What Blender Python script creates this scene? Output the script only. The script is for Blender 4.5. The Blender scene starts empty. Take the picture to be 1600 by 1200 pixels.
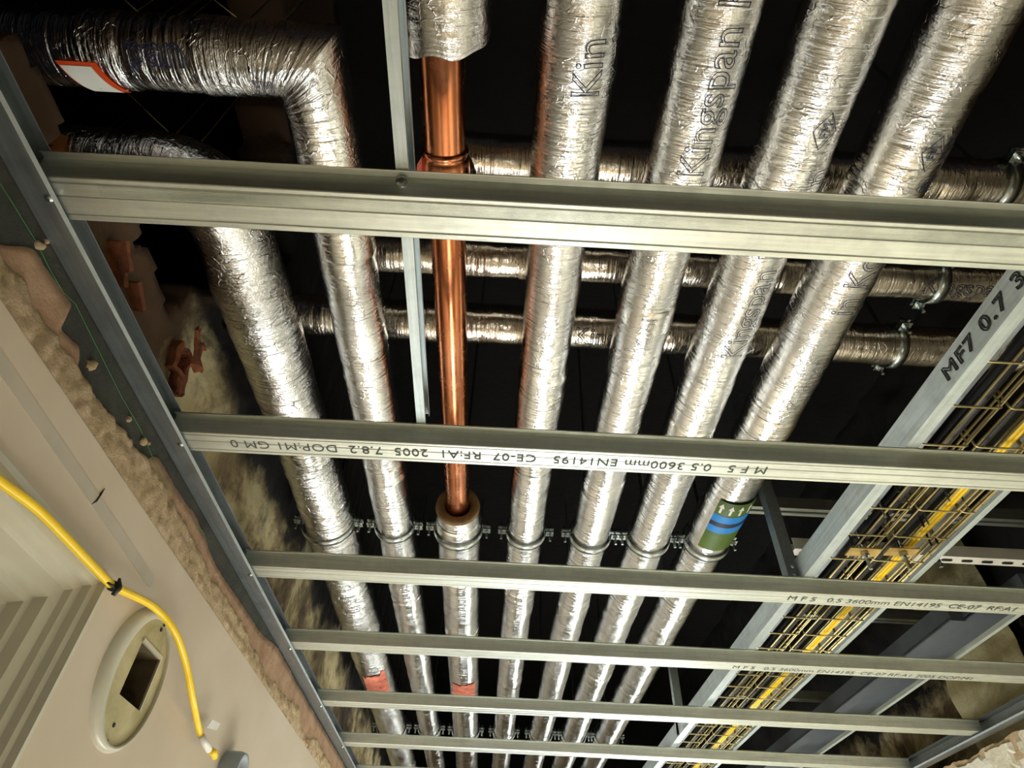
import bpy, bmesh, math, random
import numpy as np
from mathutils import Vector, Matrix, noise as mnoise
S = bpy.context.scene
C = S.collection
PI = math.pi
# ------------------------------------------------------------------ camera
F = 980.0
ROLL = math.atan(0.0445)
VPX, VPY = 743.0, 1555.0
TX = np.array([math.cos(ROLL), math.sin(ROLL)]); NX = np.array([-math.sin(ROLL), math.cos(ROLL)])
_o = np.array([VPX-800, VPY-600]); PITCH = math.atan2(_o@NX, F)
def _ray(px, py):
    d = np.array([px-800., py-600.]); u = d@TX; v = -(d@NX)
    return np.array([u, F*math.cos(PITCH)-v*math.sin(PITCH), F*math.sin(PITCH)+v*math.cos(PITCH)])
_r = _ray(VPX, VPY); YAW = math.atan2(_r[0], _r[1]); CY, SY = math.cos(YAW), math.sin(YAW)
def ray(px, py):
    r = _ray(px, py); return np.array([CY*r[0]-SY*r[1], SY*r[0]+CY*r[1], r[2]])
def PZ(px, py, z): r = ray(px, py); return r*(z/r[2])          # point of the plane Z = z seen at a pixel of the photo
def PX(px, py, x): r = ray(px, py); return r*(x/r[0])
cam = bpy.data.objects.new('camera', bpy.data.cameras.new('camera')); C.objects.link(cam)
cam.data.sensor_width = 36; cam.data.lens = F/1600*36; cam.data.clip_start = .01; cam.data.clip_end = 60
rt = Vector(ray(801, 600)-ray(800, 600)).normalized(); up = Vector(ray(800, 599)-ray(800, 600)).normalized(); fw = Vector(ray(800, 600)).normalized()
cam.matrix_world = Matrix(((rt.x, up.x, -fw.x, 0), (rt.y, up.y, -fw.y, 0), (rt.z, up.z, -fw.z, 0), (0, 0, 0, 1)))
S.camera = cam
# ------------------------------------------------------------------ light
w = bpy.data.worlds.new('world'); S.world = w; w.use_nodes = True
w.node_tree.nodes['Background'].inputs[0].default_value = (.8, .85, 1, 1)
w.node_tree.nodes['Background'].inputs[1].default_value = 0.01
S.view_settings.view_transform = 'Standard'; S.view_settings.look = 'None'
S.view_settings.gamma = 1; S.view_settings.use_curve_mapping = False
S.view_settings.exposure = 0.10
def area(name, loc, target, sx, sy, power, col):
    l = bpy.data.lights.new(name, 'AREA'); l.shape = 'RECTANGLE'; l.size = sx; l.size_y = sy; l.energy = power; l.color = col
    o = bpy.data.objects.new(name, l); C.objects.link(o); o.location = loc
    o.rotation_euler = (Vector(target)-Vector(loc)).to_track_quat('-Z', 'Y').to_euler(); return o
l1 = area('site_lamp', (.22, 2.3, -1.0), (.22, 2.3, 1), .42, 1.5, 25, (.94, 1, 1)); l1.rotation_euler = (PI, 0, 0)
area('far_fill', (1.0, 4.4, -.3), (.9, 2.6, .6), .5, .5, 12, (.97, 1, .95))  # added unseen fill from the far end of the room
area('floor_fill', (.5, 1.6, -.2), (.5, 1.6, -1.5), .5, .5, 66, (.96, 1, .98))  # added unseen fill: brightens the floor that the foil reflects
area('near_fill', (.5, .0, -1.2), (.1, .5, .8), .35, .35, 4, (1, .95, .85))  # added unseen soft fill below the camera

# ------------------------------------------------------------------ helpers
def srgb(h):
    v = [int(h[i:i+2], 16)/255 for i in (0, 2, 4)]
    return tuple((c/12.92 if c <= .04045 else ((c+.055)/1.055)**2.4) for c in v)+(1,)
class NT:
    def __init__(s, name):
        s.m = bpy.data.materials.new(name); s.m.use_nodes = True; s.t = s.m.node_tree
        s.b = s.t.nodes['Principled BSDF']
    def n(s, typ, **kw):
        nd = s.t.nodes.new(typ)
        for k, v in kw.items():
            if k.startswith('_'): setattr(nd, k[1:], v)
            else: nd.inputs[k.replace('__', ' ')].default_value = v
        return nd
    def l(s, a, b): s.t.links.new(a, b)
    def coord(s, kind='Object', scale=(1, 1, 1)):
        tc = s.n('ShaderNodeTexCoord'); mp = s.n('ShaderNodeMapping', Scale=scale); s.l(tc.outputs[kind], mp.inputs['Vector']); return mp.outputs['Vector']
    def noise(s, vec, scale, detail=4, rough=.5, dist=0):
        nd = s.n('ShaderNodeTexNoise', Scale=scale, Detail=detail, Roughness=rough, Distortion=dist); s.l(vec, nd.inputs['Vector']); return nd.outputs['Fac']
    def ramp(s, fac, stops):
        r = s.n('ShaderNodeValToRGB'); e = r.color_ramp.elements
        while len(e) < len(stops): e.new(.5)
        for q, (p, c) in zip(e, stops): q.position = p; q.color = c if len(c) == 4 else tuple(c)+(1,)
        s.l(fac, r.inputs['Fac']); return r.outputs['Color']
    def math(s, op, a, b):
        nd = s.n('ShaderNodeMath', _operation=op)
        for i, v in enumerate((a, b)):
            if isinstance(v, (int, float)): nd.inputs[i].default_value = v
            else: s.l(v, nd.inputs[i])
        return nd.outputs[0]
    def bump(s, h, strength, dist, prev=None):
        nd = s.n('ShaderNodeBump', Strength=strength, Distance=dist); s.l(h, nd.inputs['Height'])
        if prev: s.l(prev, nd.inputs['Normal'])
        return nd.outputs['Normal']
    def set(s, **kw):
        for k, v in kw.items():
            k = k.replace('__', ' ')
            if isinstance(v, (int, float, tuple)): s.b.inputs[k].default_value = v
            else: s.l(v, s.b.inputs[k])
        return s
def g(v): return (v, v, v, 1)
def plain(name, hexcol, rough=.6, metal=0.0, var=.12, scale=30, bump=.1):
    t = NT(name); c = srgb(hexcol); v = t.coord()
    f = t.noise(v, scale, 5)
    lo = tuple(x*(1-var) for x in c[:3]); hi = tuple(min(1, x*(1+var)) for x in c[:3])
    t.set(Base__Color=t.ramp(f, [(.3, lo), (.7, hi)]), Roughness=rough, Metallic=metal)
    if bump: t.set(Normal=t.bump(t.noise(v, scale*4, 4), bump, .002))
    return t.m
def foil_mat(name, tint=(.90, .91, .91), crink=1.0):
    t = NT(name); uv = t.coord('UV', (1, 1, 1)); uw = t.coord('UV', (22, 300, 1)); ul = t.coord('UV', (7, 95, 1))
    ob = t.coord('Object')
    patch = t.ramp(t.noise(ob, 9, 3), [(.36, g(.15)), (.6, g(1))])
    wr = t.noise(uw, 1, 3, .55, .6)                       # fine wrinkles round the pipe
    cr = t.noise(uv, 110, 5, .65, 1.5)
    big = t.noise(ul, 1, 3, .5, .8)
    vor = t.n('ShaderNodeTexVoronoi', _feature='DISTANCE_TO_EDGE', Scale=1.0)
    uq = t.coord('UV', (26, 75, 1)); dn = t.n('ShaderNodeTexNoise', Scale=30, Detail=3); t.l(uv, dn.inputs['Vector'])
    va = t.n('ShaderNodeVectorMath', _operation='MULTIPLY_ADD'); t.l(dn.outputs['Color'], va.inputs[0]); va.inputs[1].default_value = (2.2, 2.2, 0); t.l(uq, va.inputs[2]); t.l(va.outputs[0], vor.inputs['Vector'])
    sparse = t.ramp(t.noise(ob, 28, 2), [(.45, g(0)), (.6, g(1))])
    ve = t.ramp(vor.outputs['Distance'], [(0, g(1)), (.05, g(0))])
    n1 = t.bump(big, .5*crink, .005)
    n2 = t.bump(t.math('MULTIPLY', wr, patch), .5*crink, .0024, n1)
    n3 = t.bump(cr, .38*crink, .0020, n2)
    n4 = t.bump(t.math('MULTIPLY', ve, sparse), .5*crink, .0012, n3)
    rr = t.ramp(t.noise(ob, 25, 3), [(.3, g(.10)), (.75, g(.22))])
    t.set(Base__Color=tint+(1,), Metallic=1.0, Roughness=rr, Normal=n4)
    return t.m
def zinc_mat(name, base, rough=.34, axis=(2, 60, 60), bumpy=.12):
    t = NT(name); v = t.coord('Object', axis); o = t.coord('Object')
    c = srgb(base); f = t.noise(v, 3, 5, .6); sp = t.noise(o, 30, 5, .7)
    lo = tuple(x*.82 for x in c[:3]); hi = tuple(min(1, x*1.1) for x in c[:3])
    mix = t.n('ShaderNodeMix', _data_type='RGBA', _blend_type='MULTIPLY'); mix.inputs[0].default_value = .35
    t.l(t.ramp(f, [(.3, lo), (.7, hi)]), mix.inputs[6]); t.l(t.ramp(sp, [(.35, g(.72)), (.55, g(1))]), mix.inputs[7])
    t.set(Base__Color=mix.outputs[2], Metallic=.95, Roughness=t.ramp(sp, [(.3, g(rough+.18)), (.7, g(rough+.04))]), Normal=t.bump(f, bumpy, .001))
    return t.m
def rubble(name, stops, scale=8, bump=.8, dist=.012, rough=.9):
    t = NT(name); v = t.coord(); f = t.noise(v, scale, 8, .62, .4)
    t.set(Base__Color=t.ramp(f, stops), Roughness=rough, Normal=t.bump(t.noise(v, scale*5, 8, .7), bump, dist))
    return t.m
M = {}
M['foil'] = foil_mat('aluminium_foil'); M['foil_rough'] = foil_mat('crumpled_foil', crink=1.6)
M['foil_warm'] = foil_mat('aged_foil', (.80, .75, .66), .6)
M['tape'] = foil_mat('foil_tape', (.92, .92, .90), .7)
M['zinc'] = zinc_mat('galvanised_steel', 'DFE5DC'); M['zincY'] = zinc_mat('galvanised_channel', 'C6D2D4', .36, (60, 2, 60))
M['zinc_dull'] = zinc_mat('dull_zinc', '8E979B', .5, (60, 2, 60)); M['zinc_dark'] = zinc_mat('perimeter_zinc', '9DA4A6', .36, (60, 2, 60))
M['clip'] = plain('zinc_plated_clip', 'C8D2D2', .25, 1.0, .1, 60, .1)
M['gold'] = plain('zinc_yellow_wire', 'D8CB98', .35, .85, .2, 40, .05)
M['brass'] = plain('yellow_bracket', 'D8B870', .45, .6, .2, 50, .1)
t = NT('copper'); v = t.coord('Object', (1, .35, 1)); f = t.noise(v, 14, 6, .6); o = t.coord()
t.set(Base__Color=t.ramp(f, [(.3, srgb('A8603C')), (.5, srgb('C98058')), (.72, srgb('DA9570'))]), Metallic=1.0,
      Roughness=t.ramp(t.noise(o, 22, 5, .7), [(.3, g(.16)), (.75, g(.36))]), Normal=t.bump(t.noise(o, 40, 4), .05, .001)); M['copper'] = t.m
M['foam'] = rubble('phenolic_foam', [(.3, srgb('7E6340')), (.7, srgb('A5875A'))], 40, .4, .003)
M['pink'] = rubble('pink_insulation', [(.3, srgb('C8604C')), (.7, srgb('F09880'))], 40, .4, .003)
M['ink'] = plain('blue_black_ink', '20264A', .6, 0, .05, 30, 0)
M['stamp'] = plain('grey_stamp_ink', '4A5048', .7, 0, .2, 200, 0)
M['black_ink'] = plain('black_marker', '15181A', .7, 0, .05, 30, 0)
M['rubber'] = plain('black_cable_sheath', '16171B', .45, 0, .2, 30, .1)
M['yellow'] = plain('yellow_cable_sheath', 'FFD400', .35, 0, .06, 20, .05)
M['white_plastic'] = plain('white_plastic', 'E4E2DC', .45, 0, .05, 20, .05)
M['grey_plastic'] = plain('grey_plastic', '98A2A8', .45, 0, .08, 20, .05)
M['orange'] = plain('orange_label', 'E2501E', .5, 0, .05, 20, 0)
M['orange_dull'] = plain('tan_label', 'B87434', .6, 0, .1, 30, 0)
M['green'] = plain('green_label', '4E6A1E', .5, 0, .12, 40, 0)
M['blue'] = plain('blue_label', '1A86D8', .5, 0, .04, 20, 0)
M['navy'] = plain('navy_label', '0A1E3C', .5, 0, .04, 20, 0)
M['white'] = plain('white_print', 'F0F0E6', .5, 0, .03, 20, 0)
M['laser'] = plain('laser_green', '2C7A38', .5, 0, .2, 60, 0)  # colour stands in for projected laser light
M['clay'] = rubble('broken_clay_block', [(.3, srgb('3E200F')), (.7, srgb('96532A'))], 25, .8, .008)
M['panel'] = plain('shaded_panel_paint', '968A70', .5, 0, .06, 12, .1)  # shade of the recess put into a darker panel colour
M['duct'] = plain('dark_grey_trunking', '555C62', .5, 0, .1, 20, .05)
M['box_dark'] = rubble('back_box_brown', [(.3, srgb('3A3020')), (.7, srgb('6B5C40'))], 20, .3, .003)
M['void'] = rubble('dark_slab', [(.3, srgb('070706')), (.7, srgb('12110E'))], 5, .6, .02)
M['dark_board'] = rubble('dark_backing', [(.3, srgb('23251F')), (.6, srgb('3A3C34')), (.8, srgb('575444'))], 14, .6, .006)
t = NT('painted_wall'); v = t.coord(); f = t.noise(v, 3.2, 5, .55)
t.set(Base__Color=t.ramp(f, [(.3, srgb('BFB09A')), (.55, srgb('C9BBA6')), (.75, srgb('D0C4B4'))]), Roughness=.38,
      Normal=t.bump(t.noise(v, 9, 3), .15, .01)); M['paint'] = t.m
M['trim_paint'] = plain('trim_paint', 'C6C2B0', .32, 0, .06, 12, .1)
M['plate'] = rubble('bare_plate', [(.3, srgb('9E9468')), (.6, srgb('BDB388')), (.8, srgb('CCC39C'))], 22, .2, .002, .6)
M['render'] = rubble('rough_plaster', [(.25, srgb('A88E66')), (.42, srgb('CDB48A')), (.6, srgb('E2C6A2')), (.8, srgb('EEDCC0'))], 34, 1.0, .008)
M['undercoat'] = rubble('pink_undercoat', [(.3, srgb('8C6C50')), (.7, srgb('B39478'))], 18, .6, .005)
M['white_plaster'] = rubble('peeling_plaster', [(.25, srgb('8A7A60')), (.36, srgb('D9D0B4')), (.5, srgb('F2EEDD')), (.8, srgb('FAF8F0'))], 9, .9, .01)
t = NT('stained_shaded_concrete'); v = t.coord(); f = t.noise(v, 3.4, 8, .62, .6); f2 = t.noise(v, 11, 7, .65)
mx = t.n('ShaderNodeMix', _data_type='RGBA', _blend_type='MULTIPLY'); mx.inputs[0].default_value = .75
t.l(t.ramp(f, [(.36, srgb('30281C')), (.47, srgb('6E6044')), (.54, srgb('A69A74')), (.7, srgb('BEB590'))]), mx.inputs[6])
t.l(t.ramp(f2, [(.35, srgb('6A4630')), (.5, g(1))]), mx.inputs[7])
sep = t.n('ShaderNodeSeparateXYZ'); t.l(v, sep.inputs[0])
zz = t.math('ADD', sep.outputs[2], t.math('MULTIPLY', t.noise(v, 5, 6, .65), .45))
my = t.n('ShaderNodeMix', _data_type='RGBA'); my.inputs[7].default_value = srgb('15130E')  # darker with height: fall-off of light painted into the colour
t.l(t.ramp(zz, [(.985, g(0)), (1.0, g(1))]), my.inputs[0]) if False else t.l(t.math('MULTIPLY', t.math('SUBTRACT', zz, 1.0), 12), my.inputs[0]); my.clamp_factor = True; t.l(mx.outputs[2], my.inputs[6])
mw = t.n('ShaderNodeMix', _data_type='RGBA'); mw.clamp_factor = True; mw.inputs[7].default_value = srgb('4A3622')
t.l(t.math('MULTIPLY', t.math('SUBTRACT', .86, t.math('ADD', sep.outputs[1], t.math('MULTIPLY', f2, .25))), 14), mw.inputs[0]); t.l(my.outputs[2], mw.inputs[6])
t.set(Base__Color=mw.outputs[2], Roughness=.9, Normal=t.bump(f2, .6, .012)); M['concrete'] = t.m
t = NT('room_floor'); v = t.coord(); t.set(Base__Color=t.ramp(t.noise(v, 2, 5), [(.3, srgb('4E3E2C')), (.7, srgb('BCA684'))]), Roughness=.8); M['floor'] = t.m
t = NT('room_wall_light'); v = t.coord(); t.set(Base__Color=t.ramp(t.noise(v, 1.4, 5), [(.3, srgb('7E7058')), (.7, srgb('A2947A'))]), Roughness=.8); M['wall_light'] = t.m
t = NT('room_wall_brown'); v = t.coord(); t.set(Base__Color=t.ramp(t.noise(v, 1.4, 5), [(.3, srgb('3E2A1A')), (.7, srgb('5E4028'))]), Roughness=.8); M['wall_brown'] = t.m

def mk(name, geo, mat, parent=None, smooth=False, uv=None):
    vs, fs = geo
    me = bpy.data.meshes.new(name); me.from_pydata([tuple(map(float, q)) for q in vs], [], fs)
    if uv is not None:
        lay = me.uv_layers.new(name='UVMap'); idx = np.empty(len(me.loops), dtype=np.int32); me.loops.foreach_get('vertex_index', idx)
        lay.data.foreach_set('uv', uv[idx].astype(np.float32).ravel())
    if smooth: me.polygons.foreach_set('use_smooth', [True]*len(me.polygons))
    bm = bmesh.new(); bm.from_mesh(me); bmesh.ops.recalc_face_normals(bm, faces=bm.faces); bm.to_mesh(me); bm.free()
    me.materials.append(M[mat] if isinstance(mat, str) else mat)
    o = bpy.data.objects.new(name, me); C.objects.link(o)
    if parent: attach(o, parent)
    return o
def attach(o, parent):
    o.parent = parent
    pm = Matrix.Translation(parent.location) if parent.parent is None else Matrix.Translation(parent.location) @ Matrix.Translation(parent.parent.location)
    o.matrix_parent_inverse = pm.inverted() if False else Matrix.Identity(4)
    # geometry is written in world coordinates: shift it so that it stays put
    p = parent; off = Vector((0, 0, 0))
    while p: off += p.location; p = p.parent
    if o.type == 'MESH': o.data.transform(Matrix.Translation(-off))
def tag(o, label=None, cat=None, group=None, kind=None):
    if label: o['label'] = label
    if cat: o['category'] = cat
    if group: o['group'] = group
    if kind: o['kind'] = kind
    return o
def thing(name, loc, label, cat, group=None):
    o = bpy.data.objects.new(name, None); o.empty_display_size = .02; C.objects.link(o); o.location = loc
    return tag(o, label, cat, group)
def join(*gs):
    V, Fc = [], []
    for vs, fs in gs:
        k = len(V); V += [tuple(q) for q in vs]; Fc += [tuple(i+k for i in f) for f in fs]
    return V, Fc
def box(x0, x1, y0, y1, z0, z1):
    v = [(x, y, z) for x in (x0, x1) for y in (y0, y1) for z in (z0, z1)]
    return v, [(0, 1, 3, 2), (4, 6, 7, 5), (0, 4, 5, 1), (2, 3, 7, 6), (0, 2, 6, 4), (1, 5, 7, 3)]
def tube(pts, r, seg=8, cap=True, ref=(0, 0, 1)):
    pts = [Vector(p) for p in pts]; n = len(pts); V = []; Fc = []; rr = r if isinstance(r, (list, tuple)) else [r]*n
    prev = None
    for i, p in enumerate(pts):
        t = (pts[min(i+1, n-1)]-pts[max(i-1, 0)]).normalized()
        if prev is None:
            a = Vector(ref) if abs(t.dot(Vector(ref))) < .95 else Vector((1, 0, 0))
            nrm = (a - t*a.dot(t)).normalized()
        else: nrm = (prev - t*prev.dot(t)).normalized()
        prev = nrm; b = t.cross(nrm)
        for k in range(seg):
            an = 2*PI*k/seg; V.append(p + (nrm*math.cos(an)+b*math.sin(an))*rr[i])
    for i in range(n-1):
        for k in range(seg):
            a0 = i*seg+k; a1 = i*seg+(k+1) % seg; Fc.append((a0, a1, a1+seg, a0+seg))
    if cap: Fc.append(tuple(range(seg))[::-1]); Fc.append(tuple(range((n-1)*seg, n*seg)))
    return V, Fc
def extrude(profile, axis, a, b, closed=True, steps=1):
    # profile: 2D points; axis 'X' -> (s, p0, p1) ; axis 'Y' -> (p0, s, p1)
    V = []; n = len(profile); Fc = []
    for i in range(steps+1):
        s = a+(b-a)*i/steps
        for p in profile: V.append((s, p[0], p[1]) if axis == 'X' else (p[0], s, p[1]) if axis == 'Y' else (p[0], p[1], s))
    for i in range(steps):
        for k in range(n if closed else n-1):
            k2 = (k+1) % n; Fc.append((i*n+k, i*n+k2, (i+1)*n+k2, (i+1)*n+k))
    if closed: Fc.append(tuple(range(n))[::-1]); Fc.append(tuple(range(steps*n, steps*n+n)))
    return V, Fc
def sheet(profile, th):
    # thicken an open 2D polyline into a closed section
    P = [Vector(p) for p in profile]; n = len(P); off = []
    for i in range(n):
        d = Vector((0, 0))
        if i > 0: d += (P[i]-P[i-1]).normalized()
        if i < n-1: d += (P[i+1]-P[i]).normalized()
        d.normalize(); off.append(P[i]+Vector((-d.y, d.x))*th)
    return [tuple(p) for p in P]+[tuple(p) for p in off[::-1]]
def fillet(pts, rad, n=8):
    pts = [Vector(p) for p in pts]; out = [pts[0]]
    for i in range(1, len(pts)-1):
        a = (pts[i-1]-pts[i]).normalized(); b = (pts[i+1]-pts[i]).normalized()
        p0 = pts[i]+a*rad; p1 = pts[i]+b*rad
        for k in range(n+1):
            u = k/n; out.append(p0*(1-u)**2+pts[i]*2*u*(1-u)+p1*u*u)
    return out+[pts[-1]]
def resample(pts, step):
    out = [Vector(pts[0])]
    for a, b in zip(pts[:-1], pts[1:]):
        a = Vector(a); b = Vector(b); n = max(1, int(round((b-a).length/step)))
        for i in range(1, n+1): out.append(a.lerp(b, i/n))
    return out
def gnoise(nu, nv, ku, kv, rng):
    # smooth random field, periodic in the first axis
    ku = max(2, int(ku)); kv = max(2, int(kv)); gr = rng.standard_normal((ku, kv+2))
    u = np.arange(nu)/nu*ku; v = np.arange(nv)/max(1, nv-1)*kv
    iu = u.astype(int); fu = u-iu; iv = v.astype(int); fv = v-iv
    fu = fu*fu*(3-2*fu); fv = fv*fv*(3-2*fv); i2 = (iu+1) % ku; iu %= ku
    A = gr[iu][:, iv]; B = gr[i2][:, iv]; Cc = gr[iu][:, iv+1]; D = gr[i2][:, iv+1]
    return (A*(1-fu)[:, None]+B*fu[:, None])*(1-fv)+(Cc*(1-fu)[:, None]+D*fu[:, None])*fv
def foil_tube(name, pts, r, mat, parent, seed=0, amp=1.0, step=.006, seg=56, rad_fn=None, end_cut=None, cap=True, cutk=6, flare=False):
    rng = np.random.default_rng(seed)
    pts = resample(pts, step); n = len(pts); P = np.array([tuple(p) for p in pts])
    T = np.zeros_like(P); T[1:-1] = P[2:]-P[:-2]; T[0] = P[1]-P[0]; T[-1] = P[-1]-P[-2]; T /= np.linalg.norm(T, axis=1)[:, None]
    Nn = np.tile(np.array([0, 0, 1.]), (n, 1)); Nn -= T*(Nn*T).sum(1)[:, None]; Nn /= np.linalg.norm(Nn, axis=1)[:, None]
    B = np.cross(T, Nn)
    s = np.concatenate([[0], np.cumsum(np.linalg.norm(np.diff(P, axis=0), axis=1))]); Ln = s[-1]
    th = np.arange(seg)/seg*2*PI
    R = np.full((seg, n), float(r))
    R += amp*.7*(.0011*gnoise(seg, n, 4, Ln/.11, rng)+.00065*gnoise(seg, n, 9, Ln/.03, rng)+.0004*gnoise(seg, n, 14, Ln/.012, rng))
    for _ in range(int(Ln/.045)):                          # creases round the pipe
        c = rng.uniform(0, Ln); wd = rng.uniform(.0035, .008); a = rng.normal()*.0010*amp; t0 = rng.uniform(0, 2*PI); sp = rng.uniform(.5, 1.6)
        sk = rng.normal()*.006
        d = np.cos(th-t0); m = np.clip(1-(np.arccos(np.clip(d, -1, 1))/(sp))**2, 0, 1)
        R += a*m[:, None]*np.exp(-((s[None, :]-c-sk*np.sin(th-t0)[:, None])/wd)**2)
    if flare: rad_fn = lambda q: 1-.04*max(0, 1-min(q, Ln-q)/.006)
    if rad_fn: R *= np.array([rad_fn(q) for q in s])[None, :]
    pos = P[None]+(Nn[None]*np.cos(th)[:, None, None]+B[None]*np.sin(th)[:, None, None])*R[:, :, None]
    if end_cut is not None:                               # ragged open end: (index 0 or -1, function of angle -> shift along the axis)
        which, fn = end_cut; k = cutk
        for j in range(k):
            idx = (j if which == 0 else n-1-j); wgt = (k-j)/k
            pos[:, idx] += T[idx][None]*np.array([fn(a) for a in th])[:, None]*wgt
    pos = pos.transpose(1, 0, 2).reshape(-1, 3)
    a = np.arange(n-1)[:, None]*seg; k = np.arange(seg)[None]; k2 = (k+1) % seg
    fs = np.stack([a+k, a+k2, a+k2+seg, a+k+seg], -1).reshape(-1, 4).tolist()
    if cap: fs += [list(range(seg))[::-1], list(range((n-1)*seg, n*seg))]
    uv = np.stack([np.tile(th*r, (n, 1)).ravel(), np.repeat(s, seg)], -1)
    return mk(name, (pos.tolist(), fs), mat, parent, True, uv)
def text_geo(s, size, outline=0, spacing=1.0, bold=0, res=3, sx=1.0):
    cu = bpy.data.curves.new('t', 'FONT'); cu.body = s; cu.size = size; cu.space_character = spacing; cu.resolution_u = res
    if outline: cu.fill_mode = 'NONE'; cu.bevel_depth = outline; cu.bevel_resolution = 0
    elif bold: cu.offset = bold
    ob = bpy.data.objects.new('t', cu); C.objects.link(ob); dg = bpy.context.evaluated_depsgraph_get(); dg.update()
    me = bpy.data.meshes.new_from_object(ob.evaluated_get(dg)); bpy.data.objects.remove(ob)
    bm = bmesh.new(); bm.from_mesh(me)
    if not outline:                                       # cut long edges so that the print can follow a curve
        bmesh.ops.triangulate(bm, faces=bm.faces)
    me2 = [tuple((v.co.x*sx, v.co.y, v.co.z)) for v in bm.verts]; bm.verts.index_update(); fs = [tuple(v.index for v in f.verts) for f in bm.faces]; bm.free()
    return me2, fs
def wrap(geo, o, a, b0, b1, r, th0=0.0, lift=.0006, flat=.3):
    # print on a cylinder: text x runs along a, text y runs round from b0 towards b1
    o, a, b0, b1 = map(Vector, (o, a, b0, b1)); out = []
    for x, y, z in geo[0]:
        t = th0+y/r; rr = r+lift+z*flat
        out.append(o+a*x+(b0*math.cos(t)+b1*math.sin(t))*rr)
    return out, geo[1]
def place(geo, o, a, b, nrm, flat=.3):
    o, a, b, nrm = map(Vector, (o, a, b, nrm)); return [o+a*x+b*y+nrm*(z*flat) for x, y, z in geo[0]], geo[1]
def struct(name, geo, mat, smooth=False): return tag(mk(name, geo, mat, None, smooth), kind='structure')

# ------------------------------------------------------------------ setting
HG = .58                      # height of the ceiling grid above the camera
WL, WR = -.495, 1.42
struct('floor', box(-3, 4, -2.5, 7.5, -1.62, -1.5), 'floor')
struct('wall_back', box(-.6, 1.6, -2.1, -2.0, -1.5, .9), 'wall_brown')
struct('wall_front', box(-.6, 1.6, 6.4, 6.5, -1.5, .5), 'wall_light')
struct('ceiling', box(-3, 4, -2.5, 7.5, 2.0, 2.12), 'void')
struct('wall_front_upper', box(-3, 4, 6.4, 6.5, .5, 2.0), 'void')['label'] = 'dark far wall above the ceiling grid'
# lower left wall with recess for the panel and the socket opening
def boolean_cut(o, cutters):
    for geo in cutters:
        c = mk('cutter', geo, 'paint'); m = o.modifiers.new('b', 'BOOLEAN'); m.object = c; m.operation = 'DIFFERENCE'; m.solver = 'EXACT'
        dg = bpy.context.evaluated_depsgraph_get(); dg.update(); me = bpy.data.meshes.new_from_object(o.evaluated_get(dg))
        o.modifiers.clear(); o.data = me; bpy.data.objects.remove(c)
wl = struct('wall_left', box(-.66, WL, -2.0, 6.4, -1.5, .468), 'paint')
RC = (.922, .299)             # centre of the oval plate
boolean_cut(wl, [box(-.655, -.40, -.7, .742, -1.0, .344), box(-.555, -.40, .897, .974, .267, .343)])
# panel mouldings (mitred closed frame)
prof = [(-.004, WL-.004), (0, WL+.009), (.009, WL+.011), (.012, WL+.003), (.019, WL+.001), (.021, WL-.008), (.030, WL-.011), (.033, WL-.018), (.049, WL-.021), (.053, WL-.034), (.061, WL-.036), (.065, WL-.050), (.083, WL-.054), (.088, WL-.075), (.112, WL-.080), (.117, WL-.105), (.17, WL-.110)]
y0, y1, z0, z1 = -.85, .760, -1.15, .362
V = []; Fc = []
for d, x in prof:
    V += [(x, y0+d, z0+d), (x, y1-d, z0+d), (x, y1-d, z1-d), (x, y0+d, z1-d)]
for i in range(len(prof)-1):
    for k in range(4): k2 = (k+1) % 4; Fc.append((i*4+k, i*4+k2, i*4+4+k2, i*4+4+k))
struct('trim_1', (V, Fc), 'trim_paint')
struct('trim_2', box(WL-.15, WL-.112, y0+.15, y1-.15, z0+.15, z1-.15), 'panel')
# filled chase with a rounded end
def capsule(pa, pb, rad, x, th, n=8):
    a = Vector((pa[1], pa[2])); b = Vector((pb[1], pb[2])); d = (b-a).normalized(); q = Vector((-d.y, d.x)); pr = []
    for k in range(n+1): an = -PI/2+PI*k/n; pr.append(b+d*math.cos(an)*rad+q*math.sin(an)*rad)
    for k in range(n+1): an = PI/2+PI*k/n; pr.append(a+d*math.cos(an)*rad+q*math.sin(an)*rad)
    m = len(pr); V = [(x, p.x, p.y) for p in pr]+[(x+th, a.x+(p.x-a.x)*1, p.y) for p in pr]
    return V, [tuple(range(m))[::-1], tuple(range(m, 2*m))]+[(k, (k+1) % m, (k+1) % m+m, k+m) for k in range(m)]
mk('filled_chase', capsule((0, .33, .431), (0, .86, .409), .0085, WL-.001, .002), plain('filler', 'B7AE9E', .4, 0, .08, 20, .1), wl)
sc = [PX(px, py, WL+.001) for px, py in ((143, 788), (150, 783), (157, 773), (164, 763))]
mk('scratch', tube(sc, [.0004, .0014, .0012, .0004], 6), 'black_ink', wl)
# ragged plaster edge in two coats
def n3(*a): return mnoise.noise(Vector(a))
def ragged(name, ya, yb, zlo, zhi, xf, xb, mat, parent, seed, rag=.01, step=.006, rows=7, rough=.004):
    V = []; n = int((yb-ya)/step)
    for i in range(n+1):
        y = ya+(yb-ya)*i/n; top = zhi(y)+rag*(n3(y*9, seed, 0)+.6*n3(y*28, seed, 3)+.35*n3(y*80, seed, 5)); bot = zlo(y)
        top = max(top, bot+.002)
        for j in range(rows+1):
            u = j/rows; z = bot+(top-bot)*u
            x = xf(y)+(xb-xf(y))*(u**1.6)
            if 0 < j: x += rough*(n3(y*60, z*60, seed)+.5*n3(y*170, z*170, seed+2))
            V.append((x, y, z))
        V.append((-.52, y, top))
    m = rows+2; Fc = [(i*m+j, i*m+j+1, (i+1)*m+j+1, (i+1)*m+j) for i in range(n) for j in range(m-1)]
    return mk(name, (V, Fc), mat, parent, True)
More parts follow.
